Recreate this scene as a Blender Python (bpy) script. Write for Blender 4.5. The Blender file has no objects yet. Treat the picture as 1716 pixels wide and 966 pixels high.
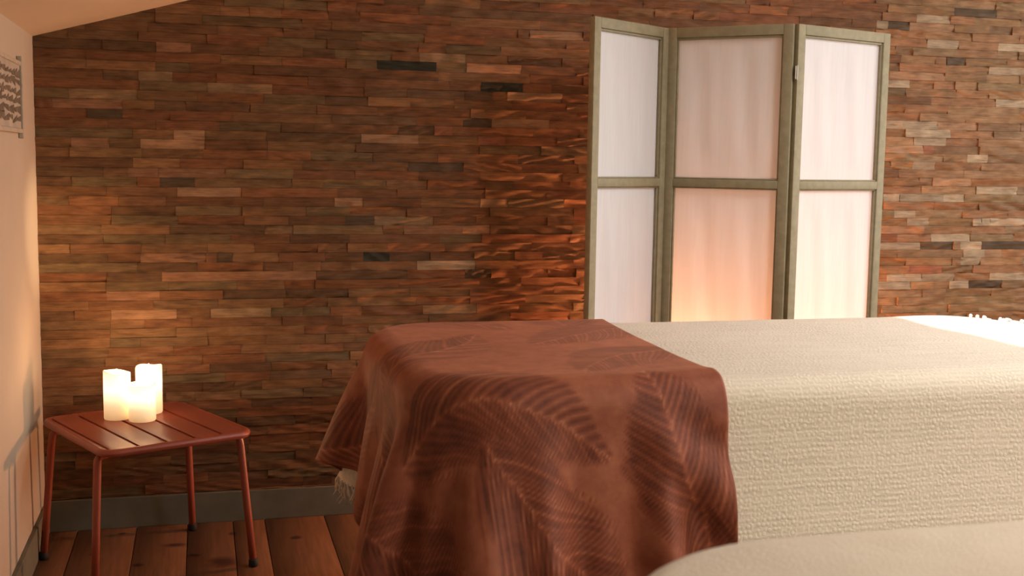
import bpy, math, random
import numpy as np
from mathutils import Vector, Matrix

SC = bpy.context.scene
COL = SC.collection
PI = math.pi

# ------------------------------------------------------------------ camera
cam = bpy.data.cameras.new('camera'); camo = bpy.data.objects.new('camera', cam); COL.objects.link(camo)
yaw, pitch, roll = [math.radians(a) for a in (14.906, 6.16, 0.894)]
fwd = Vector((math.sin(yaw)*math.cos(pitch), math.cos(yaw)*math.cos(pitch), -math.sin(pitch)))
r0 = Vector((math.cos(yaw), -math.sin(yaw), 0)); u0 = r0.cross(fwd)
rt = r0*math.cos(roll) + u0*math.sin(roll); up = u0*math.cos(roll) - r0*math.sin(roll)
M = Matrix((( rt.x, up.x, -fwd.x, 0.529), (rt.y, up.y, -fwd.y, -4.198), (rt.z, up.z, -fwd.z, 1.291), (0, 0, 0, 1)))
camo.matrix_world = M
cam.sensor_width = 36; cam.lens = 1963.5/1716*36; cam.clip_start = 0.05
cam.dof.use_dof = True; cam.dof.focus_distance = 3.7; cam.dof.aperture_fstop = 5.6
SC.camera = camo

# ------------------------------------------------------------------ exposure, world, lights
SC.view_settings.view_transform = 'Standard'; SC.view_settings.look = 'None'
SC.view_settings.gamma = 1; SC.view_settings.use_curve_mapping = False
SC.view_settings.exposure = 0.0
w = bpy.data.worlds.new('sky'); SC.world = w; w.use_nodes = True
bg = w.node_tree.nodes['Background']; bg.inputs[0].default_value = (0.75, 0.85, 1, 1); bg.inputs[1].default_value = 1.0

def light(name, kind, loc, energy, color, target=None, **kw):
    l = bpy.data.lights.new(name, kind); o = bpy.data.objects.new(name, l); COL.objects.link(o)
    o.location = loc; l.energy = energy; l.color = color
    for k, v in kw.items(): setattr(l, k, v)
    if target is not None:
        o.rotation_euler = (Vector(target)-Vector(loc)).to_track_quat('-Z', 'Y').to_euler()
    return o
SUN_DIR = Vector((-0.16, 0.30, -0.94)).normalized()
light('sun', 'SUN', (3, -3, 6), 6.0, (1.0, 0.95, 0.88), Vector((3, -3, 6))+SUN_DIR, angle=0.02)
light('skylight_daylight', 'AREA', (3.2, -2.25, 2.62), 38, (0.92, 0.96, 1.0), (3.0, -2.1, 0), shape='RECTANGLE', size=0.66, size_y=1.1)
light('window_daylight', 'AREA', (5.34, -1.75, 1.65), 58, (1.0, 0.93, 0.84), (1.4, -1.1, 0.9), shape='RECTANGLE', size=1.5, size_y=1.2)
light('rear_fill', 'AREA', (3.9, -5.92, 2.25), 25, (1.0, 0.91, 0.77), (2.5, -3.3, 0.60), spread=math.radians(64), shape='RECTANGLE', size=1.2, size_y=1.0)  # added unseen fill for the blanket front; the wall has no window here
light('rear_top_fill', 'AREA', (2.1, -4.2, 2.15), 6, (1.0, 0.93, 0.82), (2.1, -3.5, 0.6), shape='RECTANGLE', size=0.6, size_y=0.5, spread=math.radians(90))  # added fill without a roof opening, brightens the foreground table
light('lamp_bulb', 'POINT', (2.40, -0.09, 0.455), 95, (1.0, 0.40, 0.17), shadow_soft_size=0.03)
light('corner_fill_spot', 'SPOT', (4.2, -3.4, 1.8), 1100, (1.0, 0.66, 0.36), (0.02, -0.05, 1.04), spot_size=math.radians(5.5), spot_blend=1.0, shadow_soft_size=0.03)  # added unseen spot that makes the warm glow on the corner walls

# ------------------------------------------------------------------ helpers
class MB:
    def __init__(s): s.v = []; s.f = []
    def add(s, vs, fs):
        o = len(s.v); s.v += [tuple(v) for v in vs]; s.f += [tuple(i+o for i in f) for f in fs]; return s
    def box(s, a, b, bev=0):
        (x0, y0, z0), (x1, y1, z1) = a, b
        if bev <= 0:
            vs = [(x, y, z) for z in (z0, z1) for y in (y0, y1) for x in (x0, x1)]
            return s.add(vs, [(0,2,3,1),(4,5,7,6),(0,1,5,4),(2,6,7,3),(0,4,6,2),(1,3,7,5)])
        import bmesh
        bm = bmesh.new(); bmesh.ops.create_cube(bm, size=1)
        for v in bm.verts: v.co = Vector(((x0+x1)/2+v.co.x*(x1-x0), (y0+y1)/2+v.co.y*(y1-y0), (z0+z1)/2+v.co.z*(z1-z0)))
        bmesh.ops.bevel(bm, geom=bm.edges[:], offset=bev, segments=2, profile=0.5, affect='EDGES')
        bm.verts.index_update()
        s.add([v.co[:] for v in bm.verts], [tuple(v.index for v in f.verts) for f in bm.faces]); bm.free(); return s
    def tube(s, pts, rad, n=12, caps=True):
        pts = [Vector(p) for p in pts]; rads = rad if isinstance(rad, (list, tuple)) else [rad]*len(pts)
        rings = []; prev = None
        for i, p in enumerate(pts):
            t = (pts[min(i+1, len(pts)-1)]-pts[max(i-1, 0)]).normalized()
            if prev is None:
                a = t.cross(Vector((0.31, 0.17, 1)) if abs(t.z) < 0.9 else Vector((1, 0.1, 0))).normalized()
            else: a = (prev - t*prev.dot(t)).normalized()
            prev = a; b = t.cross(a)
            rings.append([p+(a*math.cos(2*PI*k/n)+b*math.sin(2*PI*k/n))*rads[i] for k in range(n)])
        vs = [v for r in rings for v in r]; fs = []
        for i in range(len(rings)-1):
            for k in range(n):
                fs.append((i*n+k, i*n+(k+1) % n, (i+1)*n+(k+1) % n, (i+1)*n+k))
        if caps: fs.append(tuple(range(n-1, -1, -1))); fs.append(tuple((len(rings)-1)*n+k for k in range(n)))
        return s.add(vs, fs)
    def rings(s, rings, close_start=False, close_end=False):
        n = len(rings[0]); vs = [v for r in rings for v in r]; fs = []
        for i in range(len(rings)-1):
            for k in range(n): fs.append((i*n+k, i*n+(k+1) % n, (i+1)*n+(k+1) % n, (i+1)*n+k))
        if close_start: fs.append(tuple(range(n-1, -1, -1)))
        if close_end: fs.append(tuple((len(rings)-1)*n+k for k in range(n)))
        return s.add(vs, fs)
    def build(s, name, mat, parent=None, smooth=False, angle=None):
        me = bpy.data.meshes.new(name); me.from_pydata(s.v, [], s.f); me.validate(); me.update()
        if mat: me.materials.append(mat)
        if smooth or angle:
            me.polygons.foreach_set('use_smooth', [True]*len(me.polygons))
            if angle: me.set_sharp_from_angle(angle=math.radians(angle))
        o = bpy.data.objects.new(name, me); COL.objects.link(o)
        if parent: o.parent = parent
        return o

def thing(name, label, cat, loc=(0, 0, 0), rz=0, group=None):
    o = bpy.data.objects.new(name, None); COL.objects.link(o); o.location = loc; o.rotation_euler = (0, 0, rz)
    o.empty_display_size = 0.1
    return tag(o, label, cat, group)
def tag(o, label, cat, group=None):
    o['label'] = label; o['category'] = cat
    if group: o['group'] = group
    return o
def struct(o): o['kind'] = 'structure'; return o

def grid_mesh(name, P, mat, uv=None, attrs=None, parent=None, wrap=False):
    """P: (n,m,3) array -> smooth quad grid"""
    n, m = P.shape[:2]
    me = bpy.data.meshes.new(name)
    idx = np.arange(n*m).reshape(n, m)
    if wrap:
        a = idx; b = np.roll(idx, -1, axis=1)
        q = np.stack([a[:-1], b[:-1], b[1:], a[1:]], -1).reshape(-1, 4)
    else:
        q = np.stack([idx[:-1, :-1], idx[:-1, 1:], idx[1:, 1:], idx[1:, :-1]], -1).reshape(-1, 4)
    raw_mesh(me, P.reshape(-1, 3), q)
    if uv is not None:
        l = me.uv_layers.new(name='UVMap'); l.data.foreach_set('uv', uv.reshape(-1, 2)[q.reshape(-1)].astype(np.float32).ravel())
    for k, v in (attrs or {}).items():
        at = me.attributes.new(k, 'FLOAT', 'POINT'); at.data.foreach_set('value', v.astype(np.float32).ravel())
    me.polygons.foreach_set('use_smooth', np.ones(len(q), bool))
    me.materials.append(mat)
    o = bpy.data.objects.new(name, me); COL.objects.link(o)
    if parent: o.parent = parent
    return o
def raw_mesh(me, V, Q):
    me.vertices.add(len(V)); me.vertices.foreach_set('co', V.astype(np.float32).ravel())
    me.loops.add(len(Q)*4); me.loops.foreach_set('vertex_index', Q.astype(np.int32).ravel())
    me.polygons.add(len(Q)); me.polygons.foreach_set('loop_start', np.arange(0, len(Q)*4, 4, dtype=np.int32))
    me.update(calc_edges=True); me.validate()

# ------------------------------------------------------------------ materials
def mat(name, col=(0.5, 0.5, 0.5), rough=0.6, spec=0.4):
    m = bpy.data.materials.new(name); m.use_nodes = True
    b = m.node_tree.nodes['Principled BSDF']
    b.inputs['Base Color'].default_value = (*col, 1); b.inputs['Roughness'].default_value = rough
    b.inputs['Specular IOR Level'].default_value = spec
    return m, m.node_tree, b
def nd(nt, t, **kw):
    n = nt.nodes.new(t)
    for k, v in kw.items():
        if k in n.inputs: n.inputs[k].default_value = v
        else: setattr(n, k, v)
    return n
def lk(nt, a, b): nt.links.new(a, b)
def noise(nt, vec, scale, detail=4, rough=0.55):
    n = nd(nt, 'ShaderNodeTexNoise'); n.inputs['Scale'].default_value = scale; n.inputs['Detail'].default_value = detail
    n.inputs['Roughness'].default_value = rough
    if vec is not None: lk(nt, vec, n.inputs['Vector'])
    return n.outputs['Fac']
def mapping(nt, scale, out='Object'):
    tc = nd(nt, 'ShaderNodeTexCoord'); mp = nd(nt, 'ShaderNodeMapping'); mp.inputs['Scale'].default_value = scale
    lk(nt, tc.outputs[out], mp.inputs['Vector']); return mp.outputs['Vector']
def ramp(nt, fac, stops):
    r = nd(nt, 'ShaderNodeValToRGB'); e = r.color_ramp.elements
    while len(e) < len(stops): e.new(0.5)
    for i, (p, c) in enumerate(stops): e[i].position = p; e[i].color = (*c, 1) if len(c) == 3 else c
    lk(nt, fac, r.inputs['Fac']); return r.outputs['Color']
def mixc(nt, a, b, fac, mode='MIX'):
    n = nd(nt, 'ShaderNodeMix', data_type='RGBA', blend_type=mode)
    for s, v in ((n.inputs[6], a), (n.inputs[7], b), (n.inputs[0], fac)):
        if hasattr(v, 'links') or hasattr(v, 'is_linked'): lk(nt, v, s)
        elif isinstance(v, (int, float)): s.default_value = v
        else: s.default_value = (*v, 1)
    return n.outputs[2]
def math_(nt, op, a, b=0.0, c=0.0):
    n = nd(nt, 'ShaderNodeMath', operation=op)
    for i, v in enumerate((a, b, c)):
        if hasattr(v, 'is_linked'): lk(nt, v, n.inputs[i])
        else: n.inputs[i].default_value = v
    return n.outputs[0]
def bump(nt, b, h, strength=0.5, dist=0.002):
    n = nd(nt, 'ShaderNodeBump'); n.inputs['Strength'].default_value = strength; n.inputs['Distance'].default_value = dist
    lk(nt, h, n.inputs['Height']); lk(nt, n.outputs[0], b.inputs['Normal']); return n

def wall_paint(name, col):
    m, nt, b = mat(name, col, 0.75, 0.25)
    v = mapping(nt, (1, 1, 1)); f = noise(nt, v, 3.0, 3)
    lk(nt, ramp(nt, f, [(0.3, tuple(c*0.95 for c in col)), (0.7, tuple(min(1, c*1.04) for c in col))]), b.inputs['Base Color'])
    bump(nt, b, noise(nt, v, 160, 3), 0.15, 0.001)
    return m
M_PLASTER = wall_paint('cream_plaster', (0.50, 0.435, 0.345))
M_CEIL = wall_paint('ceiling_paint', (0.64, 0.55, 0.42))

def wood_strip_mat():
    m, nt, b = mat('reclaimed_wood', (0.3, 0.15, 0.08), 0.5, 0.16)
    at = nd(nt, 'ShaderNodeAttribute', attribute_name='Col')
    v = mapping(nt, (3, 3, 60)); g = noise(nt, v, 4.0, 6, 0.65)
    c = mixc(nt, at.outputs['Color'], ramp(nt, g, [(0.25, (0.55, 0.5, 0.47)), (0.5, (1, 1, 1)), (0.75, (1.35, 1.32, 1.22))]), 1.0, 'MULTIPLY')
    v2 = mapping(nt, (2, 2, 5)); g2 = noise(nt, v2, 7.0, 4)
    c = mixc(nt, c, ramp(nt, g2, [(0.3, (0.72, 0.70, 0.68)), (0.65, (1.15, 1.15, 1.15))]), 1.0, 'MULTIPLY')
    lk(nt, c, b.inputs['Base Color'])
    lk(nt, ramp(nt, g2, [(0.3, (0.66,)*3), (0.7, (0.46,)*3)]), b.inputs['Roughness'])
    bump(nt, b, g, 0.25, 0.0012)
    return m
M_STRIP = wood_strip_mat()

def floor_mat():
    m, nt, b = mat('pine_floor', (0.35, 0.17, 0.08), 0.5, 0.35)
    at = nd(nt, 'ShaderNodeAttribute', attribute_name='Col')
    v = mapping(nt, (26, 1.5, 1)); g = noise(nt, v, 3.0, 5, 0.6)
    c = mixc(nt, at.outputs['Color'], ramp(nt, g, [(0.3, (0.7, 0.66, 0.6)), (0.7, (1.2, 1.2, 1.2))]), 1.0, 'MULTIPLY')
    tc = nd(nt, 'ShaderNodeTexCoord')
    acc = None
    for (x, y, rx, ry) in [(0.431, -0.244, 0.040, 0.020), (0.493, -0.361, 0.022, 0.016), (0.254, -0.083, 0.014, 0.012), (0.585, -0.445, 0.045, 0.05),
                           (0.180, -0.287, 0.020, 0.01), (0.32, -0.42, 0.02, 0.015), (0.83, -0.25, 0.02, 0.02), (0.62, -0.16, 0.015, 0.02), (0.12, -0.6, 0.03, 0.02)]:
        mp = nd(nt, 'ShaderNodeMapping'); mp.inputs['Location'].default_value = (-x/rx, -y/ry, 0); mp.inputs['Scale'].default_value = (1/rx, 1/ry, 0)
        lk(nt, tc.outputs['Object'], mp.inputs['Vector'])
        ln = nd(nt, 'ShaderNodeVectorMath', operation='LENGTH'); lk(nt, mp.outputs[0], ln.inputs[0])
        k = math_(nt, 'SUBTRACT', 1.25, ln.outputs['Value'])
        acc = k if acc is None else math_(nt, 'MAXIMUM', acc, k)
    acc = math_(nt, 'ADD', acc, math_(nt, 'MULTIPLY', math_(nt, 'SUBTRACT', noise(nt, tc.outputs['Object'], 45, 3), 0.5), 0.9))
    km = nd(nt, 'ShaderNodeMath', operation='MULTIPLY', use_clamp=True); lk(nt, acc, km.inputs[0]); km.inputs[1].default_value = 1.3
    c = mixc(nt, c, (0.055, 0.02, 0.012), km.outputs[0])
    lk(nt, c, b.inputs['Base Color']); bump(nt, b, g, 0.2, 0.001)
    return m
M_FLOOR = floor_mat()

def painted(name, col, rough=0.45, nscale=60, amt=0.12, bumps=0.1):
    m, nt, b = mat(name, col, rough, 0.4)
    v = mapping(nt, (1, 1, 1)); f = noise(nt, v, nscale, 3)
    lk(nt, ramp(nt, f, [(0.3, tuple(c*(1-amt) for c in col)), (0.7, tuple(c*(1+amt) for c in col))]), b.inputs['Base Color'])
    bump(nt, b, f, bumps, 0.001)
    return m
M_BASE = painted('grey_green_paint', (0.15, 0.145, 0.105), 0.6, 12)
M_METAL = painted('terracotta_metal', (0.30, 0.072, 0.04), 0.38, 300, 0.05)
M_RUBBER = painted('black_rubber', (0.015, 0.012, 0.01), 0.7)
M_FRAME = painted('olive_wood', (0.30, 0.255, 0.155), 0.6, 40, 0.12, 0.2)
M_HINGE = painted('hinge_metal', (0.55, 0.5, 0.42), 0.35)
M_WOODLEG = painted('beech_legs', (0.42, 0.27, 0.15), 0.5)
M_PAD = painted('cream_vinyl', (0.62, 0.52, 0.42), 0.5)
M_ARTFRAME = painted('driftwood_frame', (0.44, 0.385, 0.30), 0.8, 30)
M_CANVAS = painted('pale_canvas', (0.42, 0.37, 0.30), 0.85, 14, 0.15)
M_INK = painted('dark_brush_ink', (0.15, 0.12, 0.085), 0.8, 20, 0.3)

def paper_mat():
    m = bpy.data.materials.new('white_screen_fabric'); m.use_nodes = True; nt = m.node_tree
    for n in list(nt.nodes): nt.nodes.remove(n)
    out = nd(nt, 'ShaderNodeOutputMaterial'); d = nd(nt, 'ShaderNodeBsdfDiffuse'); t = nd(nt, 'ShaderNodeBsdfTranslucent')
    v = mapping(nt, (1, 1, 0.06)); f = noise(nt, v, 90, 3)
    c = ramp(nt, f, [(0.3, (0.78, 0.78, 0.80)), (0.7, (0.82, 0.82, 0.84))])
    lk(nt, c, d.inputs['Color']); lk(nt, c, t.inputs['Color'])
    bp = nd(nt, 'ShaderNodeBump'); bp.inputs['Strength'].default_value = 0.08; bp.inputs['Distance'].default_value = 0.01
    lk(nt, noise(nt, mapping(nt, (1, 1, 0.25)), 9, 2), bp.inputs['Height']); lk(nt, bp.outputs[0], d.inputs['Normal'])
    mx = nd(nt, 'ShaderNodeMixShader'); mx.inputs[0].default_value = 0.16
    lk(nt, d.outputs[0], mx.inputs[1]); lk(nt, t.outputs[0], mx.inputs[2]); lk(nt, mx.outputs[0], out.inputs['Surface'])
    return m
M_PAPER = paper_mat()

def weave_mat(name, col, strength=0.8):
    m, nt, b = mat(name, col, 0.9, 0.15)
    tc = nd(nt, 'ShaderNodeTexCoord'); uv = tc.outputs['UV']
    # slightly wavering thread directions
    wv = nd(nt, 'ShaderNodeTexNoise'); wv.inputs['Scale'].default_value = 9; wv.inputs['Detail'].default_value = 2; lk(nt, uv, wv.inputs['Vector'])
    sc = nd(nt, 'ShaderNodeVectorMath', operation='MULTIPLY_ADD'); lk(nt, wv.outputs['Color'], sc.inputs[0]); sc.inputs[1].default_value = (0.012, 0.012, 0); lk(nt, uv, sc.inputs[2])
    vo = nd(nt, 'ShaderNodeTexVoronoi', feature='SMOOTH_F1'); vo.inputs['Scale'].default_value = 92; vo.inputs['Randomness'].default_value = 0.6; vo.inputs['Smoothness'].default_value = 0.4
    lk(nt, sc.outputs[0], vo.inputs['Vector'])
    d = vo.outputs['Distance']
    ringh = math_(nt, 'SINE', math_(nt, 'MULTIPLY', d, 9.0))           # raised little loops
    sep = nd(nt, 'ShaderNodeSeparateXYZ'); lk(nt, sc.outputs[0], sep.inputs[0])
    rib = math_(nt, 'SINE', math_(nt, 'MULTIPLY', sep.outputs['Y'], 2*PI/0.0125))
    patch = noise(nt, uv, 14, 2)
    mp = nd(nt, 'ShaderNodeMapping'); mp.inputs['Scale'].default_value = (2.2, 40, 1); lk(nt, uv, mp.inputs['Vector'])
    slub = noise(nt, mp.outputs[0], 1.3, 3)
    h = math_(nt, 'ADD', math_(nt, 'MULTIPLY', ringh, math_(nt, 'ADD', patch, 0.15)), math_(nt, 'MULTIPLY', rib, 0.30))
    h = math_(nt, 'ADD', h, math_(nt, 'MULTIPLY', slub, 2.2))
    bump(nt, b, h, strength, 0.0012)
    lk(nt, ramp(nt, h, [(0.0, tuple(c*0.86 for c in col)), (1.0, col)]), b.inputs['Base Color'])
    b.inputs['Sheen Weight'].default_value = 0.15
    return m
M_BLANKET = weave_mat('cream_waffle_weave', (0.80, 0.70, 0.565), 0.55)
M_FRINGE = painted('cream_fringe', (0.80, 0.72, 0.60), 0.9)

def towel_mat():
    m, nt, b = mat('beige_terry', (0.8, 0.68, 0.54), 0.95, 0.1)
    v = mapping(nt, (1, 1, 1)); f = noise(nt, v, 220, 3); g = noise(nt, v, 9, 3)
    lk(nt, ramp(nt, g, [(0.3, (0.80, 0.67, 0.52)), (0.7, (0.88, 0.76, 0.60))]), b.inputs['Base Color'])
    bump(nt, b, f, 0.6, 0.003); b.inputs['Sheen Weight'].default_value = 0.2
    return m
M_TOWEL = towel_mat()

def velvet_mat():
    m, nt, b = mat('brown_velvet', (0.2, 0.06, 0.03), 0.6, 0.25)
    at = nd(nt, 'ShaderNodeAttribute', attribute_name='palm')
    uv = nd(nt, 'ShaderNodeTexCoord').outputs['UV']
    f = noise(nt, uv, 22, 4, 0.6)
    mp = nd(nt, 'ShaderNodeMapping'); mp.inputs['Scale'].default_value = (900, 500, 1); lk(nt, uv, mp.inputs['Vector'])
    pile = noise(nt, mp.outputs[0], 1.0, 2)
    s = math_(nt, 'ADD', at.outputs['Fac'], math_(nt, 'MULTIPLY', math_(nt, 'SUBTRACT', f, 0.5), 0.55))
    c = ramp(nt, s, [(0.05, (0.060, 0.014, 0.008)), (0.5, (0.25, 0.068, 0.033)), (1.0, (0.54, 0.195, 0.098))])
    lk(nt, c, b.inputs['Base Color'])
    b.inputs['Sheen Weight'].default_value = 0.30; b.inputs['Sheen Roughness'].default_value = 0.35
    b.inputs['Sheen Tint'].default_value = (0.95, 0.42, 0.27, 1)
    h = math_(nt, 'ADD', math_(nt, 'MULTIPLY', s, 2.0), math_(nt, 'MULTIPLY', pile, 0.25))
    bump(nt, b, h, 0.5, 0.002)
    return m
M_VELVET = velvet_mat()

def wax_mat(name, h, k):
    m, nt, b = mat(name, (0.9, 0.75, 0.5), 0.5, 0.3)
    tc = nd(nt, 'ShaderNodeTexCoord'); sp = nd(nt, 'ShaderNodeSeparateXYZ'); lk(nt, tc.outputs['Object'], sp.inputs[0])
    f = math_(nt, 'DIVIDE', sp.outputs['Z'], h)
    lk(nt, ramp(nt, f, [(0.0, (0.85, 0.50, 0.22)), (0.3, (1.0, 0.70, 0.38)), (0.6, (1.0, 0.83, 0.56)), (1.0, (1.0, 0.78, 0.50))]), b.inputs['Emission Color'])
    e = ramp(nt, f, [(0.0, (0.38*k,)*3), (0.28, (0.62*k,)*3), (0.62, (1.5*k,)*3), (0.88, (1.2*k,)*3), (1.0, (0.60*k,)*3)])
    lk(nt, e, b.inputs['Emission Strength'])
    return m
def emit_mat(name, col, s):
    m, nt, b = mat(name, col, 0.4); b.inputs['Emission Color'].default_value = (*col, 1); b.inputs['Emission Strength'].default_value = s; return m
M_FLAME = emit_mat('led_flame', (1.0, 0.85, 0.6), 5)
M_LAMPSHADE = emit_mat('orange_bulb', (1.0, 0.36, 0.12), 3.0)

# ------------------------------------------------------------------ room shell
XR, YF = 5.4, -6.0
def ceil_z(x): return 1.677 + 0.281*x
m_ = MB().add([(-.1, .1, 0), (XR+.1, .1, 0), (XR+.1, .1, 3.4), (-.1, .1, 3.4), (-.1, 0, 0), (XR+.1, 0, 0), (XR+.1, 0, 3.4), (-.1, 0, 3.4)],
              [(0, 1, 2, 3), (4, 7, 6, 5), (0, 4, 5, 1), (3, 2, 6, 7), (0, 3, 7, 4), (1, 5, 6, 2)])
# strips
ROWP = 0.0325
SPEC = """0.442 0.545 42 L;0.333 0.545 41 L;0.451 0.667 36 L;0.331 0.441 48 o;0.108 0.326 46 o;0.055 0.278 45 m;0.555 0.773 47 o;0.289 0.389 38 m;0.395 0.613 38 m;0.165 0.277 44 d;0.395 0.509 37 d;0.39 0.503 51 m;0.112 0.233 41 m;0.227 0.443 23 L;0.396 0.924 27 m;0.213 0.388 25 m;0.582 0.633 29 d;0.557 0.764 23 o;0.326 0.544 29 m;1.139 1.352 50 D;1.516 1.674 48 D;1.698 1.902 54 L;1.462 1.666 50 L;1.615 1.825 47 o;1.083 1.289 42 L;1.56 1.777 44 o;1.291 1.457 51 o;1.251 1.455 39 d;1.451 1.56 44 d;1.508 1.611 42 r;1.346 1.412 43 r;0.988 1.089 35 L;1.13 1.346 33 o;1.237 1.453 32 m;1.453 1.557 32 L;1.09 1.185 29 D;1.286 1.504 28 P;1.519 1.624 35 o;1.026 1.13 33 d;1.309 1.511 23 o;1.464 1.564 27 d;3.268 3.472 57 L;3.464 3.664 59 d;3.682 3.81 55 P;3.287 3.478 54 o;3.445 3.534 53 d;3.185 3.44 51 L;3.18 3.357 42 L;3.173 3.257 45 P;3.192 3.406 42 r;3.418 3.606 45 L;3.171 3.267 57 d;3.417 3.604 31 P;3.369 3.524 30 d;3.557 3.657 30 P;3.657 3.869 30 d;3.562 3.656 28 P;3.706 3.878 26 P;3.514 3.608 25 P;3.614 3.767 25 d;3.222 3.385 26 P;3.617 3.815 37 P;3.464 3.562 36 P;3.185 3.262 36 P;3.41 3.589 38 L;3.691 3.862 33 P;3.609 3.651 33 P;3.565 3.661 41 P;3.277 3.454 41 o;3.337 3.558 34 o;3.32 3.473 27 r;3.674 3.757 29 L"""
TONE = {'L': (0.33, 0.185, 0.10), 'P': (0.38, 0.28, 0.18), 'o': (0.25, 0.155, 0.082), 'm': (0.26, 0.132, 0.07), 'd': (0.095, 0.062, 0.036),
        'D': (0.035, 0.034, 0.022), 'r': (0.27, 0.11, 0.06)}
rng = np.random.RandomState(11)
spec = {}
for t in SPEC.split(';'):
    a, b, r, k = t.split(); spec.setdefault(int(r), []).append((float(a), float(b), k))
PAL = np.array([(0.190, 0.094, 0.050), (0.165, 0.080, 0.043), (0.205, 0.108, 0.057), (0.175, 0.100, 0.055), (0.205, 0.092, 0.048), (0.145, 0.076, 0.043),
                (0.165, 0.108, 0.062), (0.225, 0.120, 0.064), (0.130, 0.074, 0.043), (0.190, 0.085, 0.045)])
VV = []; QQ = []; CC = []; voff = 0
def strip(x0, x1, z0, z1, col):
    global voff
    L = x1-x0; nx = max(5, int(L/0.009)); nz = 6
    xs = np.linspace(x0, x1, nx); zs = np.linspace(z0, z1, nz)
    X, Z = np.meshgrid(xs, zs, indexing='ij')
    d = rng.uniform(0.004, 0.0095)
    sx = (X-x0)/L; sz = (Z-z0)/(z1-z0)-0.5
    tilt = rng.normal(0, 0.0028); Y = d + tilt*sz + rng.normal(0, 0.0022)*(sx-0.5)
    for _ in range(3):
        fx = rng.uniform(1, 3.4)*max(1, L/0.2); fz = rng.uniform(-1.6, 1.6); Y = Y + rng.normal(0, 0.0011)*np.sin(2*PI*(fx*sx*0.6+fz*sz)+rng.uniform(0, 6.3))
    if rng.rand() < 0.42:      # a split face: wedge broken away along a wandering line
        c = rng.uniform(-0.35, 0.35) + 0.30*np.sin(sx*rng.uniform(2, 6)+rng.uniform(0, 6)) + 0.1*np.sin(sx*17+rng.uniform(0, 6))
        side = rng.choice([-1, 1]); cut = np.clip((sz-c)*side*4, 0, 1); Y = Y - cut*rng.uniform(0.003, 0.007)
    Y = np.clip(Y, 0.0012, 0.022)
    g = 0.0003
    P = np.stack([np.clip(X, x0+g, x1-g), -Y, np.clip(Z, z0+g, z1-g)], -1)
    # rim ring at the wall plane
    big = np.zeros((nx+2, nz+2, 3)); big[1:-1, 1:-1] = P
    big[0, 1:-1] = P[0]; big[-1, 1:-1] = P[-1]; big[1:-1, 0] = P[:, 0]; big[1:-1, -1] = P[:, -1]
    for i, j, p in ((0, 0, P[0, 0]), (0, -1, P[0, -1]), (-1, 0, P[-1, 0]), (-1, -1, P[-1, -1])): big[i, j] = p
    big[0, :, 1] = big[-1, :, 1] = 0.002; big[:, 0, 1] = big[:, -1, 1] = 0.002
    n, m = nx+2, nz+2
    idx = np.arange(n*m).reshape(n, m)+voff
    VV.append(big.reshape(-1, 3)); QQ.append(np.stack([idx[:-1, :-1], idx[1:, :-1], idx[1:, 1:], idx[:-1, 1:]], -1).reshape(-1, 4))
    CC.append(np.tile(col, (n*m, 1))); voff += n*m
for row in range(3, 98):
    z = row*ROWP; z0, z1 = z-ROWP/2, z+ROWP/2
    xstart = 0.0 if z0 < 1.677 else (z0-1.677)/0.281-0.05
    if xstart > XR: break
    z0 = max(z0, 0.107)
    # free intervals between the marked strips
    iv = []; last = xstart
    marks = []
    for a, b, k in sorted(spec.get(row, [])):
        a = max(a, last); 
        if b-a < 0.03: continue
        if a-last < 0.02: a = last
        iv.append((last, a)); marks.append((a, b, k)); last = b
    iv.append((last, XR))
    for a, b, k in marks: strip(a, b, z0, z1, np.array(TONE[k])*rng.uniform(0.92, 1.08))
    for a, b in iv:
        x = a
        while b-x > 1e-4:
            L = rng.choice([0.105, 0.155, 0.21, 0.215, 0.22, 0.32])*rng.uniform(0.93, 1.07)
            if b-(x+L) < 0.04: L = b-x
            if L > 0.4: L = 0.2
            base = PAL[rng.randint(len(PAL))]*rng.uniform(0.84, 1.16)*np.array((1.0, 0.96, 0.80))
            if x > 3.1:  # strips right of the screen paler: brighter daylight there put into the colour
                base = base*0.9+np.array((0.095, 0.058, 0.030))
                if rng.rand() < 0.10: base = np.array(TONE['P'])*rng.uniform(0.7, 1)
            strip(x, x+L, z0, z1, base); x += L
wb = m_.build('wall_back', M_STRIP)     # backing slab
V = np.concatenate(VV); Q = np.concatenate(QQ); Cc = np.concatenate(CC)
slabV = np.array(m_.v); slabQ = np.array(m_.f)
V2 = np.concatenate([slabV+np.array((0, 0.001, 0)), V]); Q2 = np.concatenate([slabQ, Q+len(slabV)])
me = bpy.data.meshes.new('wall_back'); raw_mesh(me, V2, Q2)
ca = me.color_attributes.new('Col', 'FLOAT_COLOR', 'POINT')
c4 = np.ones((len(V2), 4), np.float32); c4[:, :3] = 0.02; c4[len(slabV):, :3] = Cc; ca.data.foreach_set('color', c4.ravel())
me.materials.append(M_STRIP); me.polygons.foreach_set('use_smooth', np.ones(len(Q2), bool)); me.set_sharp_from_angle(angle=math.radians(50))
wb.data = me; struct(wb)

struct(MB().box((-0.12, YF-0.1, -0.02), (0, 0, 1.70)).build('wall_left', M_PLASTER))
struct(MB().box((0, YF-0.12, 0), (XR, YF, 3.3)).build('wall_front', M_PLASTER))
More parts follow.
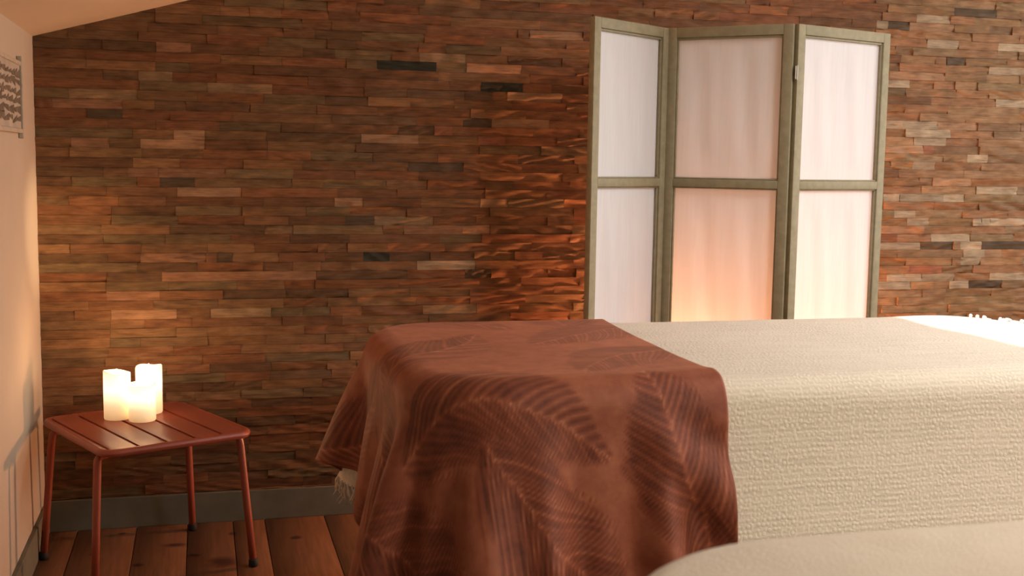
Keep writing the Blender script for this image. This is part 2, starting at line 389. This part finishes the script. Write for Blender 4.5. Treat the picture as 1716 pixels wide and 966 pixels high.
# right wall with a window opening
wr = MB(); wy0, wy1, wz0, wz1 = -2.55, -0.95, 1.0, 2.3
wr.box((XR, YF, 0), (XR+.12, 0, wz0)).box((XR, YF, wz1), (XR+.12, 0, 3.3)).box((XR, YF, wz0), (XR+.12, wy0, wz1)).box((XR, wy1, wz0), (XR+.12, 0, wz1))
struct(wr.build('wall_right', M_PLASTER))
wf = MB()
for a, b in (((XR+.03, wy0, wz0), (XR+.09, wy1, wz0+.05)), ((XR+.03, wy0, wz1-.05), (XR+.09, wy1, wz1)), ((XR+.03, wy0, wz0), (XR+.09, wy0+.05, wz1)),
             ((XR+.03, wy1-.05, wz0), (XR+.09, wy1, wz1)), ((XR+.04, (wy0+wy1)/2-.02, wz0), (XR+.08, (wy0+wy1)/2+.02, wz1))): wf.box(a, b)
struct(wf.build('window_1', M_PAD))
# sloped ceiling with a roof-window opening whose sun patch falls on the bed end
t_ = (2.50-0.87)/-SUN_DIR.z
off = -SUN_DIR*t_
PX0, PX1, PY0, PY1 = 2.50, 3.25, -2.30, -1.085
sx0, sx1, sy0, sy1 = PX0+off.x-0.02, PX1+off.x+0.02, PY0+off.y, PY1+off.y
def cbox(mb, x0, x1, y0, y1, th=0.16):
    vs = []
    for dz in (0, th):
        for y in (y0, y1):
            for x in (x0, x1): vs.append((x, y, ceil_z(x)+dz))
    mb.add(vs, [(0,2,3,1),(4,5,7,6),(0,1,5,4),(2,6,7,3),(0,4,6,2),(1,3,7,5)])
cb = MB()
cbox(cb, -0.12, sx0, YF-.1, 0.1); cbox(cb, sx1, XR+.12, YF-.1, 0.1); cbox(cb, sx0, sx1, YF-.1, sy0); cbox(cb, sx0, sx1, sy1, 0.1)
struct(cb.build('ceiling', M_CEIL))
wf = MB()
def rail(x0, x1, y0, y1):
    vs = []
    for dz in (0.10, 0.15):
        for y in (y0, y1):
            for x in (x0, x1): vs.append((x, y, ceil_z(x)+dz))
    wf.add(vs, [(0,2,3,1),(4,5,7,6),(0,1,5,4),(2,6,7,3),(0,4,6,2),(1,3,7,5)])
rail(sx0, sx0+.02, sy0, sy1); rail(sx1-.02, sx1, sy0, sy1); rail(sx0, sx1, sy0, sy0+.02); rail(sx0, sx1, sy1-.02, sy1)
struct(wf.build('window_2', M_PAD))
# baseboards
struct(MB().box((0.0, -0.020, 0), (XR, 0.0, 0.1079), 0.002).build('baseboard_back', M_BASE))
struct(MB().box((0.0, YF, 0), (0.014, -0.020, 0.1079), 0.002).build('baseboard_left', M_BASE))
# floor boards
seams = [0.0, 0.105, 0.30, 0.47, 0.625, 0.735, 0.947, 1.12, 1.30]
while seams[-1] < XR: seams.append(seams[-1]+0.18)
fv = []; fq = []; fc = []
for i in range(len(seams)-1):
    a, b = seams[i]+0.0012, min(seams[i+1], XR)-0.0012
    if b <= a: continue
    ys = [0.0]; y = -rng.uniform(0.6, 2.0)
    while y > YF: ys.append(y); y -= rng.uniform(1.2, 2.2)
    ys.append(YF)
    for j in range(len(ys)-1):
        y1, y0 = ys[j]-0.0008, ys[j+1]+0.0008
        o = len(fv); g = 0.0015
        fv += [(a, y0, -0.006), (b, y0, -0.006), (b, y1, -0.006), (a, y1, -0.006), (a, y0, -g), (b, y0, -g), (b, y1, -g), (a, y1, -g),
               (a+g, y0+g, 0), (b-g, y0+g, 0), (b-g, y1-g, 0), (a+g, y1-g, 0)]
        fq += [tuple(k+o for k in q) for q in ((8, 9, 10, 11), (4, 5, 9, 8), (5, 6, 10, 9), (6, 7, 11, 10), (7, 4, 8, 11), (0, 1, 5, 4), (1, 2, 6, 5), (2, 3, 7, 6), (3, 0, 4, 7))]
        c = np.array((0.19, 0.086, 0.040))*rng.uniform(0.82, 1.15); fc += [c]*12
o = len(fv); fv += [(0, YF, -0.006), (XR, YF, -0.006), (XR, 0, -0.006), (0, 0, -0.006)]; fq += [(o, o+1, o+2, o+3)]; fc += [np.array((0.015, 0.008, 0.005))]*4
me = bpy.data.meshes.new('floor'); raw_mesh(me, np.array(fv, float), np.array(fq))
ca = me.color_attributes.new('Col', 'FLOAT_COLOR', 'POINT'); c4 = np.ones((len(fv), 4), np.float32); c4[:, :3] = np.array(fc); ca.data.foreach_set('color', c4.ravel())
me.materials.append(M_FLOOR); fo = bpy.data.objects.new('floor', me); COL.objects.link(fo); struct(fo)

# ------------------------------------------------------------------ treatment table with blanket
ZT = 0.846                                        # top of the padded table
BX0, BX1, BY0, BY1 = 0.935, 2.82, -2.035, -1.160
def bed_radius(x): return np.where(x < (BX0+BX1)/2, 0.18, 0.26)
def sd_plan(x, y):
    cx, cy = (BX0+BX1)/2, (BY0+BY1)/2; hx, hy = (BX1-BX0)/2, (BY1-BY0)/2
    r = bed_radius(x)
    qx = np.abs(x-cx)-hx+r; qy = np.abs(y-cy)-hy+r
    return np.minimum(np.maximum(qx, qy), 0)+np.hypot(np.maximum(qx, 0), np.maximum(qy, 0))-r
def sdf_bed(P, er=0.045):
    d = sd_plan(P[..., 0], P[..., 1])+er; h = P[..., 2]-ZT+er
    return np.minimum(np.maximum(d, h), 0)+np.hypot(np.maximum(d, 0), np.maximum(h, 0))-er
def perim(n=420, inset=0.0):
    """points, outward normals round the plan outline (counter-clockwise), near evenly spaced"""
    pts = []
    def arc(cx, cy, r, a0, a1, k):
        for t in np.linspace(a0, a1, k): pts.append((cx+r*math.cos(t), cy+r*math.sin(t)))
    rl, rr = 0.18, 0.26
    arc(BX1-rr, BY0+rr, rr, -PI/2, 0, 30); arc(BX1-rr, BY1-rr, rr, 0, PI/2, 30); arc(BX0+rl, BY1-rl, rl, PI/2, PI, 20); arc(BX0+rl, BY0+rl, rl, PI, 1.5*PI, 20)
    p = np.array(pts); p = np.concatenate([p, p[:1]]); seg = np.hypot(*(p[1:]-p[:-1]).T); s = np.concatenate([[0], np.cumsum(seg)])
    t = np.linspace(0, s[-1], n, endpoint=False); x = np.interp(t, s, p[:, 0]); y = np.interp(t, s, p[:, 1])
    tx, ty = np.roll(x, -1)-np.roll(x, 1), np.roll(y, -1)-np.roll(y, 1); l = np.hypot(tx, ty)
    return x, y, ty/l, -tx/l, t

bed = thing('massage_table', 'padded massage table under the fringed cream blanket, beside the folding screen', 'massage table', (1.9, -1.6, 0))
def loc(P, o=bed): return P-np.array(o.location)
x, y, nx_, ny_, s_ = perim(200)
prof = [(-0.02, 0.105), (0, 0.09), (0, 0.045), (-0.0132, 0.0132), (-0.045, 0.0)]
rings = []
for dx, dz in [(-0.03, 0.10)]+prof:
    rings.append(np.stack([x+nx_*dx, y+ny_*dx, np.full_like(x, ZT-dz)], -1))
mb = MB(); mb.rings([[tuple(v) for v in loc(r)] for r in rings], True, True); mb.build('padded_top', M_PAD, bed, angle=40)
mb = MB(); mb.box((BX0+.10-1.9, BY0+.08+1.6, ZT-.165), (BX1-.10-1.9, BY1-.08+1.6, ZT-.101)); mb.build('support_frame', M_WOODLEG, bed)
for sx in (BX0+.22, BX1-.22):
    for sy in (BY0+.13, BY1-.13):
        MB().box((sx-1.9-.025, sy+1.6-.025, 0), (sx-1.9+.025, sy+1.6+.025, ZT-.165), .004).build('leg', M_WOODLEG, bed)

# blanket: top sheet + skirt, follows the bed outline
def blanket():
    n = 520; x, y, nx, ny, s = perim(n)
    TH = 0.011
    # hanging length by side
    ang = np.stack([nx, ny])
    Lh = 0.56*np.clip(-ny, 0, 1)**2+0.33*np.clip(ny, 0, 1)**2+0.335*np.clip(-nx, 0, 1)**2+0.02*np.clip(nx, 0, 1)**2
    xr = np.clip((x-2.45)/0.30, 0, 1); Lh = Lh*(1-xr)+(0.015+0.006*np.sin(s*90))*xr
    er = 0.045+TH
    rows = []; uvs = []
    # top rings from inside to edge
    hx = (BX1-BX0)/2-(BY1-BY0)/2; cx, cy = (BX0+BX1)/2, (BY0+BY1)/2
    mx = np.clip(x, cx-hx, cx+hx); my = np.full_like(y, cy)
    ex, ey = x-nx*0.045, y-ny*0.045
    for t in np.linspace(0, 1, 26):
        px, py = mx+(ex-mx)*t, my+(ey-my)*t
        z = ZT+TH+0.0016*np.sin(px*11+py*7)+0.0014*np.sin(py*19-px*5)
        rows.append(np.stack([px, py, z], -1)); uvs.append(np.stack([px, py], -1))
    base = ZT+TH-er
    arc = 0.0
    for a in np.linspace(0.2, 1, 6)*PI/2:
        k = er*math.sin(a); rows.append(np.stack([ex+nx*k, ey+ny*k, ZT+TH-er*(1-math.cos(a)) + 0*x], -1)); arc = er*a
        uvs.append(np.stack([ex+nx*arc, ey+ny*arc], -1))
    rows[-1][:, 2] = base
    isR = xr > 0.02
    for i, t in enumerate(np.linspace(0.04, 1, 30)):
        d = Lh*t
        fl = 0.02*t + 0.012*t*np.sin(s*17)*(ny > -0.5) + 0.004*t*np.sin(s*9) - 0.0
        corner = np.abs(nx*ny)*2; fl = fl*0.5+(0.015+0.085*(ny > 0))*t*corner*(1-xr)
        q = ex+nx*(er+fl), ey+ny*(er+fl)
        rows.append(np.stack([q[0], q[1], base-d], -1)); uvs.append(np.stack([ex+nx*(er*PI/2+d), ey+ny*(er*PI/2+d)], -1))
    P = np.stack(rows); UV = np.stack(uvs)
    UV = np.concatenate([UV], 0)
    # close the ring explicitly so the uv stays continuous
    P = np.concatenate([P, P[:, :1]], 1); UV = np.concatenate([UV, UV[:, :1]], 1)
    o = grid_mesh('blanket', P[:, ::-1], M_BLANKET, UV[:, ::-1])
    tag(o, 'cream waffle-weave blanket with fringed ends spread over the massage table', 'blanket')
    # fringe tassels
    fr = MB(); r = random.Random(4)
    hem = P[-1][:-1]
    for i in range(n):
        if nx[i] < -0.45 or (x[i] < 1.25 and ny[i] > 0.2):
            for q in range(2):
                p = Vector(hem[i])+Vector((0, 0, 0.004)); l = r.uniform(0.035, 0.06)
                d1 = Vector((r.uniform(-.012, .012), r.uniform(-.012, .012), -l*0.5)); d2 = Vector((r.uniform(-.02, .02), r.uniform(-.02, .02), -l))
                fr.tube([p, p+d1, p+d2], [0.0026, 0.0022, 0.0012], 5)
        if xr[i] > 0.75 and nx[i] > 0.02:
            for q in range(2):
                p = Vector(P[26+r.randint(1, 5)][i]); dn = Vector((nx[i], ny[i], 0))
                h = r.uniform(0.004, 0.016)
                fr.tube([p-dn*0.014, p+Vector((0, 0, h*0.8)), p+dn*0.016+Vector((r.uniform(-.006, .006), r.uniform(-.006, .006), h*0.5)), p+dn*0.03+Vector((0, 0, -0.02)), p+dn*0.034+Vector((0, 0, -0.05))],
                        [0.003, 0.0055, 0.0045, 0.003, 0.002], 6)
    f = fr.build('fringe', M_FRINGE, o, smooth=True); f['kind'] = 'stuff'
    return o
blanket()

# ------------------------------------------------------------------ velvet throw, draped with a small cloth relaxation
def throw_width(b):          # the throw lies askew: it hangs further over the table end towards the viewer
    return np.interp(b, [0, 0.22, 0.45, 1.05, 1.9], [0.92, 0.94, 0.95, 1.15, 1.27])
def drape(nx, H, h, x_right, y_far, steps=300, iters=14):
    ny = int(H/h)+1
    A, B = np.meshgrid(np.linspace(0, 1, nx), np.arange(ny)*h, indexing='ij')
    A = A*throw_width(B)
    P = np.stack([x_right-A-np.interp(B, [0, 1.05, 1.8], [0, 0.02, 0.15]), y_far-B, np.full_like(A, ZT+0.03)], -1).reshape(-1, 3)
    P[:, 2] += 0.002*np.sin(P[:, 0]*23+P[:, 1]*17)
    idx = np.arange(nx*ny).reshape(nx, ny); R0 = np.stack([A+np.interp(B, [0, 1.05, 1.8], [0, 0.02, 0.15]), B], -1).reshape(-1, 2)
    cons = []
    def addc(di, dj, k):
        a = idx[:nx-di, max(0, -dj):ny-max(0, dj)]; b = idx[di:, max(0, dj):ny+min(0, dj)]
        I, J = np.meshgrid(np.arange(a.shape[0]), np.arange(a.shape[1]), indexing='ij')
        par = (I//di) % 2 if di else (J//dj) % 2
        for c in (0, 1):
            mk = par == c; cons.append((a[mk], b[mk], np.hypot(*(R0[a[mk]]-R0[b[mk]]).T), k))
    addc(1, 0, 1.0); addc(0, 1, 1.0); addc(1, 1, 0.5); addc(1, -1, 0.5); addc(2, 0, 0.22); addc(0, 2, 0.22); addc(4, 0, 0.10); addc(0, 4, 0.10)
    Vv = np.zeros_like(P); dt = 1/60; e = 1e-4
    for st in range(steps):
        Vv[:, 2] -= 9.8*dt; Vv *= 0.97 if st < steps*0.6 else 0.90
        Q = P+Vv*dt
        for it in range(iters):
            for a, b, L, k in cons:
                d = Q[b]-Q[a]; l = np.sqrt((d*d).sum(1)); c = (k*0.5*(l-L)/np.maximum(l, 1e-9))[:, None]*d
                Q[a] += c; Q[b] -= c
            if it % 3 == 2 or it == iters-1:
                sd = sdf_bed(Q)-(0.019+0.020*np.clip((ZT-0.05-Q[:, 2])/0.4, 0, 1))
                m = sd < 0
                if m.any():
                    q = Q[m]; s0 = sdf_bed(q)
                    g = np.stack([sdf_bed(q+np.array(v))-s0 for v in ((e, 0, 0), (0, e, 0), (0, 0, e))], -1)
                    g /= np.maximum(np.linalg.norm(g, axis=1), 1e-9)[:, None]
                    q = q-g*sd[m][:, None]
                    # friction: hold tangential motion
                    dv = q-P[m]; dn = (dv*g).sum(1)[:, None]*g
                    q = P[m]+dn+(dv-dn)*0.25
                    Q[m] = q
            Q[:, 2] = np.maximum(Q[:, 2], 0.008)
        Vv = (Q-P)/dt; P = Q
    return P.reshape(nx, ny, 3), R0.reshape(nx, ny, 2)

def upsample(P, k):
    def up1(P):                       # Catmull-Rom along axis 0
        n = P.shape[0]; Pp = np.concatenate([2*P[:1]-P[1:2], P, 2*P[-1:]-P[-2:-1]])
        out = []
        for i in range(n-1):
            p0, p1, p2, p3 = Pp[i], Pp[i+1], Pp[i+2], Pp[i+3]
            for t in np.arange(k)/k:
                out.append(0.5*((2*p1)+(-p0+p2)*t+(2*p0-5*p1+4*p2-p3)*t*t+(-p0+3*p1-3*p2+p3)*t**3))
        out.append(P[-1]); return np.stack(out)
    return up1(up1(P).transpose(1, 0, 2)).transpose(1, 0, 2)

THROW_H, THROW_X, THROW_Y = 1.84, 1.615, -0.94
def palm(U, Vc):
    """embossed palm fronds: 0 dark recess .. 1 raised light pile"""
    r = np.random.RandomState(5)
    wob = lambda f, a, p: a*np.sin(U*f+p)*np.cos(Vc*f*0.83+p*1.7)
    val = 0.60+wob(9, 0.06, 1.0)
    Uw = U+wob(13, 0.012, 0.3)+wob(29, 0.004, 2.0); Vw = Vc+wob(11, 0.012, 1.3)+wob(31, 0.004, 0.7)
    fr = []
    for i in range(4):
        for j in range(6):
            fr.append((0.16+0.33*i+r.uniform(-.05, .05), 0.14+0.36*j+r.uniform(-.05, .05)+0.15*(i % 2), r.choice([-2.0, -1.2, 1.9, 2.6, 0.9])+r.uniform(-.4, .4), r.uniform(0.40, 0.52), r.uniform(-1.3, 1.3)))
    for cx, cy, a, L, bend in fr:
        dx, dy = Uw-cx, Vw-cy
        s = dx*math.cos(a)+dy*math.sin(a); t = -dx*math.sin(a)+dy*math.cos(a); t = t-bend*s*s
        sn = s/L+0.5; at = np.abs(t)
        w = 0.165*np.clip(np.sin(np.clip(sn, 0, 1)*PI), 0, 1)**0.55*(1-0.45*sn)
        pitch = 0.020+0.006*math.sin(cx*40)
        ph = (s-at*0.9-at*at*5+0.004*np.sign(t))/pitch; k = np.floor(ph); f = ph-k
        rnd = np.sin(k*12.9898+np.sign(t)*4.1+cx*9)*43758.5; rnd = rnd-np.floor(rnd)
        leaf = np.clip(1-np.abs(f-0.5)*2.1, 0, 1)**1.2*(0.45+0.55*rnd)
        tip = w*(0.78+0.22*rnd)
        inside = np.clip((tip-at)/0.014, 0, 1)*((sn > 0) & (sn < 1))
        rib = np.exp(-(t/0.005)**2)
        v = 0.12+0.16*rnd+0.50*leaf+0.28*rib+0.10*np.sign(t)*math.sin(cx*20)
        val = val*(1-inside*0.85)+v*inside*0.85
    return np.clip(val, 0, 1)
P, R0 = drape(46, THROW_H, 0.025, THROW_X, THROW_Y)
K = 5; P = upsample(P, K); R0 = upsample(R0, K); U, Vc = R0[..., 0], R0[..., 1]
# soft vertical folds in the long front drop
tt = np.clip((0.80-P[..., 2])/0.28, 0, 1)*np.clip((BY0-P[..., 1])/0.02, 0, 1)
P[..., 1] -= tt*(0.050*(0.5+0.5*np.sin(P[..., 0]*27+0.6+P[..., 2]))**2.5+0.016*(0.5+0.5*np.sin(P[..., 0]*47+P[..., 2]*3+2)))
pv = palm(U, Vc)
thr = grid_mesh('velvet_throw', P, M_VELVET, np.stack([U, Vc], -1), {'palm': pv})
md = thr.modifiers.new('thickness', 'SOLIDIFY'); md.thickness = 0.006; md.offset = 0
tag(thr, 'rust brown velvet throw with embossed palm leaves hanging over the massage table end', 'throw')

# ------------------------------------------------------------------ second treatment table in the foreground
def near_table():
    X0, X1, Y0, Y1, Z = 0.905, 2.80, -3.72, -2.965, 0.862
    root = thing('massage_table', 'massage table under a plain beige cover, in the blurred foreground', 'massage table', ((X0+X1)/2, (Y0+Y1)/2, 0))
    L = Vector(root.location)
    def outline(inset, r, k=14):
        pts = []
        for cx, cy, a in ((X1-r, Y0+r, -PI/2), (X1-r, Y1-r, 0), (X0+r, Y1-r, PI/2), (X0+r, Y0+r, PI)):
            for t in np.linspace(0, PI/2, k): pts.append((cx+(r-inset)*math.cos(a+t)-L.x, cy+(r-inset)*math.sin(a+t)-L.y))
        return pts
    r = 0.26; mb = MB(); rings = []
    rings.append([(a, b, Z-0.26) for a, b in outline(-0.012, r)]); rings.append([(a, b, Z-0.24) for a, b in outline(-0.010, r)])
    rings.append([(a, b, Z-0.12) for a, b in outline(0.0, r)])
    for a in np.linspace(0, 1, 8)*PI/2: rings.append([(p, q, Z-0.05*(1-math.sin(a))) for p, q in outline(0.05*(1-math.cos(a)), r)])
    for ins in (0.10, 0.16, 0.22): rings.append([(p, q, Z+0.001*(ins > .1)) for p, q in outline(ins, r)])
    mb.rings(rings, False, True); c = mb.build('cover', M_TOWEL, root, angle=50)
    MB().box((X0+.03-L.x, Y0+.03-L.y, Z-.16), (X1-.03-L.x, Y1-.03-L.y, Z-.06), .02).build('padded_top', M_PAD, root)
    for a in (X0+.25, X1-.25):
        for b in (Y0+.12, Y1-.12): MB().box((a-L.x-.025, b-L.y-.025, 0), (a-L.x+.025, b-L.y+.025, Z-.16), .004).build('leg', M_WOODLEG, root)
near_table()

# ------------------------------------------------------------------ folding screen
fs = thing('folding_screen', 'three-panel folding screen of olive wood and white fabric by the wood wall', 'folding screen', (2.3, -0.5, 0))
SP = [Vector((1.752, -.556)), Vector((2.107, -.322)), Vector((2.443, -.614)), Vector((2.883, -.467))]
HS, BW, TH = 1.76, 0.034, 0.022
for i in range(3):
    a, b = SP[i], SP[i+1]; d = (b-a).normalized(); L = (b-a).length; nrm = Vector((d.y, -d.x))   # towards the camera
    g0 = 0.004 if i else 0.0; g1 = 0.004 if i < 2 else 0.0
    def T(s, o, z): return (a.x+d.x*s+nrm.x*o-2.3, a.y+d.y*s+nrm.y*o+0.5, z)
    def bar(mb, s0, s1, o0, o1, z0, z1):
        q = MB().box((s0, o0, z0), (s1, o1, z1), 0.002); mb.add([T(*v) for v in q.v], q.f)
    fr = MB()
    bar(fr, g0, g0+BW, -TH/2, TH/2, 0, HS); bar(fr, L-g1-BW, L-g1, -TH/2, TH/2, 0, HS)
    for z0, z1 in ((HS-0.034, HS), (1.213, 1.241), (0.66, 0.688), (0.10, 0.134)): bar(fr, g0+BW, L-g1-BW, -TH/2, TH/2, z0, z1)
    # inner beads that hold the cloth
    for z0, z1 in ((HS-0.042, HS-0.034), (1.241, 1.246), (1.208, 1.213), (0.688, 0.694), (0.652, 0.66), (0.134, 0.142)): bar(fr, g0+BW, L-g1-BW, -0.006, 0.004, z0, z1)
    for z0, z1 in ((1.246, HS-.042), (0.694, 1.208), (0.142, 0.652)):
        bar(fr, g0+BW, g0+BW+.006, -0.006, 0.004, z0, z1); bar(fr, L-g1-BW-.006, L-g1-BW, -0.006, 0.004, z0, z1)
    fo_ = fr.build('panel_frame', M_FRAME, fs, angle=30)
    for z0, z1 in ((1.239, HS-0.036), (0.686, 1.215), (0.132, 0.662)):
        ns, nz = 26, 32; rr = np.random.RandomState(i*7+int(z0*10)); G = np.zeros((ns, nz, 3))
        for p in range(ns):
            for q in range(nz):
                s = g0+BW-.004+(L-g0-g1-2*BW+.008)*p/(ns-1); z = z0+(z1-z0)*q/(nz-1)
                e = min(p, ns-1-p, q, nz-1-q)/6.0; e = min(1, e)
                w = 0.0022*math.sin(s*38+i*2+z*3)+0.0015*math.sin(s*75+z*5+i)+0.0012*math.sin(z*14+i)
                G[p, q] = T(s, -0.007+w*e, z)
        pn = grid_mesh('fabric_pane', G, M_PAPER, parent=fo_)
    if i:
        for z in (1.60, 0.30):
            hb = MB(); bar(hb, -0.007, 0.007, TH/2, TH/2+.001, z-.022, z+.022)
            hb.tube([T(0, TH/2+.003, z-.024), T(0, TH/2+.003, z+.024)], 0.002, 8); hb.build('hinge', M_HINGE, fs)

# lamp glowing behind the screen
lp = thing('floor_lamp', 'small lamp glowing orange on the floor behind the folding screen', 'lamp', (2.40, -0.09, 0))
MB().rings([[(rr*math.cos(2*PI*k/20), rr*math.sin(2*PI*k/20), z) for k in range(20)] for rr, z in ((.055, 0), (.06, .006), (.06, .02), (.05, .028))], True, True).build('base', M_WOODLEG, lp, angle=40)
rr_ = random.Random(3)
MB().tube([(0, 0, .028), (0, 0, .33)], .012, 10).build('stem', M_WOODLEG, lp)
MB().rings([[(rr*math.cos(2*PI*k/20), rr*math.sin(2*PI*k/20), z) for k in range(20)] for rr, z in ((.03, .325), (.034, .33), (.034, .345), (.02, .35))], True, True).build('socket', M_RUBBER, lp, angle=40)

MB().rings([[(max(.002, .03*math.sin(a))*math.cos(2*PI*k/20), max(.002, .03*math.sin(a))*math.sin(2*PI*k/20), .382-.034*math.cos(a)) for k in range(20)] for a in np.linspace(0.3, PI, 12)], True, True).build('bulb', M_LAMPSHADE, lp, smooth=True)

# ------------------------------------------------------------------ side table
TR = math.radians(22.5+2); TC = (0.352, -0.405)
tb = thing('side_table', 'low terracotta metal side table with slatted top in the left corner', 'side table', (*TC, 0), TR)
HX, HY, RC, TZ = 0.24, 0.28, 0.055, 0.452     # half width across slats (x), half slat length (y)
def rrect(hx, hy, r, k=8):
    pts = []
    for cx, cy, a in ((hx-r, -hy+r, -PI/2), (hx-r, hy-r, 0), (-hx+r, hy-r, PI/2), (-hx+r, -hy+r, PI)):
        for t in np.linspace(0, PI/2, k): pts.append((cx+r*math.cos(a+t), cy+r*math.sin(a+t)))
    return pts
rings = []
for a in np.linspace(0, 2*PI, 13)[:-1]:
    ins = 0.012*math.cos(a); zz = 0.012*math.sin(a)
    rings.append([(px, py, TZ-0.011+zz) for px, py in rrect(HX-0.012+ins, HY-0.012+ins, RC-0.012+ins)])
rings.append(rings[0]); mb = MB(); mb.rings(rings)
rail_in = 0.014
mb.build('rim', M_METAL, tb, smooth=True)
xs = np.linspace(-HX+0.034, HX-0.012, 6)
for i in range(5):
    a, b = xs[i], xs[i+1]-(0.010 if i < 4 else 0)
    def ylim(xx):
        hy, hx, r = HY-.012, HX-.012, RC-.012
        q = abs(xx)-(hx-r); return hy-r+math.sqrt(max(0, r*r-max(0, q)**2))
    sm = MB(); cols = np.linspace(a, b, 9); top = []; 
    vs = []
    for c in cols:
        yl = ylim(c); e = min(c-a, b-c); dz = 0 if e > 1e-6 else -0.0015
        vs += [(c, -yl, TZ-.001+dz), (c, yl, TZ-.001+dz), (c, yl, TZ-.016), (c, -yl, TZ-.016)]
    fsx = []
    for k in range(8):
        o = 4*k; p = o+4
        fsx += [(o, p, p+1, o+1), (o+1, p+1, p+2, o+2), (o+2, p+2, p+3, o+3), (o+3, p+3, p, o)]
    fsx += [(0, 1, 2, 3), (35, 34, 33, 32)]
    sm.add(vs, fsx).build('slat', M_METAL, tb, angle=30)
lp_ = MB().box((-HX+.010, -HY+.03, TZ-.016), (-HX+.026, HY-.03, TZ-.001), .002); lp_.build('side_rail', M_METAL, tb)
mb = MB()
for yy in (-0.19, 0.19): mb.tube([(-HX+.02, yy, TZ-.027), (HX-.02, yy, TZ-.027)], 0.010, 10)
mb.build('crossbar', M_METAL, tb, smooth=True)
for sx in (-1, 1):
    for sy in (-1, 1):
        top = Vector((sx*0.195, sy*0.19, TZ-.03)); foot = Vector((sx*0.252, sy*0.2275, 0.012))
        k1 = Vector((sx*0.218, sy*0.195, TZ-.034)); k2 = Vector((sx*0.226, sy*0.199, TZ-.060))
        l = MB().tube([top, (top+k1)/2, k1, k1*.5+k2*.5+Vector((sx*.002, 0, .004)), k2, k2.lerp(foot, .5), foot], 0.0115, 14).build('leg', M_METAL, tb, smooth=True)
        MB().tube([foot+Vector((0, 0, .014)), foot+Vector((0, 0, .010)), foot-Vector((0, 0, .010)), foot-Vector((0, 0, .012))], [.012, .0145, .0155, .013], 14).build('rubber_foot', M_RUBBER, l, smooth=True)

# ------------------------------------------------------------------ candles
def candle(x, y, h, r, th0, lab, k=1.15, dip=0.008):
    n = 40; rings = []
    def top(a): return h-0.006+dip*0.5*math.cos(a-th0)+0.002*math.sin(3*a+th0)+0.0015*math.cos(2*a)
    def ring(rr, fz): return [(rr*math.cos(2*PI*q/n), rr*math.sin(2*PI*q/n), fz(2*PI*q/n)) for q in range(n)]
    rings.append(ring(r*0.96, lambda a: 0)); rings.append(ring(r, lambda a: 0.004))
    for f in np.linspace(0.15, 0.9, 8): rings.append(ring(r*(1+0.004*math.sin(f*9+th0)), lambda a, f=f: top(a)*f))
    rings.append(ring(r, lambda a: top(a)-0.004)); rings.append(ring(r*0.985, lambda a: top(a)-0.001)); rings.append(ring(r*0.94, lambda a: top(a)))
    rings.append(ring(r*0.87, lambda a: top(a)-0.002)); rings.append(ring(r*0.80, lambda a: h-0.018)); rings.append(ring(r*0.55, lambda a: h-0.022)); rings.append(ring(r*0.1, lambda a: h-0.023))
    mb = MB(); mb.rings(rings, True, True)
    o = mb.build('led_candle', wax_mat('candle_wax', h, k), angle=60); o.location = (x, y, TZ)
    tag(o, lab, 'candle', 'lit pillar candles on the side table')
    light('candle_glow', 'POINT', (x, y, TZ+h+0.004), 1.0, (1.0, 0.55, 0.25), shadow_soft_size=0.01)
    fl = MB(); fr = []
    for f in np.linspace(0, 1, 9):
        rr = 0.0052*math.sin(PI*min(1, f*0.82+0.12))**1.1*(1-f*0.5)
        fr.append([(rr*math.cos(2*PI*q/12), 0.6*rr*math.sin(2*PI*q/12), h-0.023+0.026*f) for q in range(12)])
    fl.rings(fr, True, True); fl.build('flame', M_FLAME, o, smooth=True)
candle(0.262, -0.305, 0.158, 0.042, PI, 'lit ivory pillar candle at the left of the three, edge dipping to the right')
candle(0.357, -0.235, 0.160, 0.042, 1.2, 'lit ivory pillar candle standing at the back right, its top the highest', dip=0.004)
candle(0.340, -0.350, 0.125, 0.042, 0.6, 'shortest lit ivory pillar candle, standing in front of the other two', 1.2)

# ------------------------------------------------------------------ picture on the left wall
pf = thing('framed_picture', 'small pale framed picture with dark brush strokes hanging on the left wall', 'picture', (0, -0.63, 1.46))
PW, PH = 0.262, 0.115
MB().box((0.004, -PW+.02, -PH+.012), (0.010, PW-.02, PH-.012)).build('canvas', M_CANVAS, pf)
for (y0, y1, z0, z1, x1) in ((-PW-.012, PW+.012, PH-.022, PH-.008, .014), (-PW-.012, PW+.012, -PH+.008, -PH+.022, .014), (-PW, -PW+.012, -PH-.008, PH+.008, .016), (PW-.012, PW, -PH-.008, PH+.008, .016)):
    MB().box((0.001, y0, z0), (x1, y1, z1), .003).build('frame_bar', M_ARTFRAME, pf)
st = MB(); r = random.Random(8)
for i, zz in enumerate((0.068, 0.042, 0.014, -0.010, -0.040, -0.064)):
    y = 0.236
    while y > -0.23:
        L = r.uniform(0.03, 0.09); hh = r.uniform(0.006, 0.014); sl = r.uniform(-.2, .1)
        st.add([(0.0112, y, zz-hh+r.uniform(-.003, .003)), (0.0112, y-L, zz-hh*.4+L*sl), (0.0112, y-L, zz+hh*.6+L*sl), (0.0112, y, zz+hh), (0.0104, y, zz-hh), (0.0104, y-L, zz+L*sl), (0.0104, y-L, zz+hh*.6+L*sl), (0.0104, y, zz+hh)],
               [(0, 3, 2, 1), (4, 5, 6, 7), (0, 1, 5, 4), (2, 3, 7, 6), (1, 2, 6, 5), (0, 4, 7, 3)])
        y -= L+r.uniform(.002, .012)
st.build('brush_strokes', M_INK, pf)
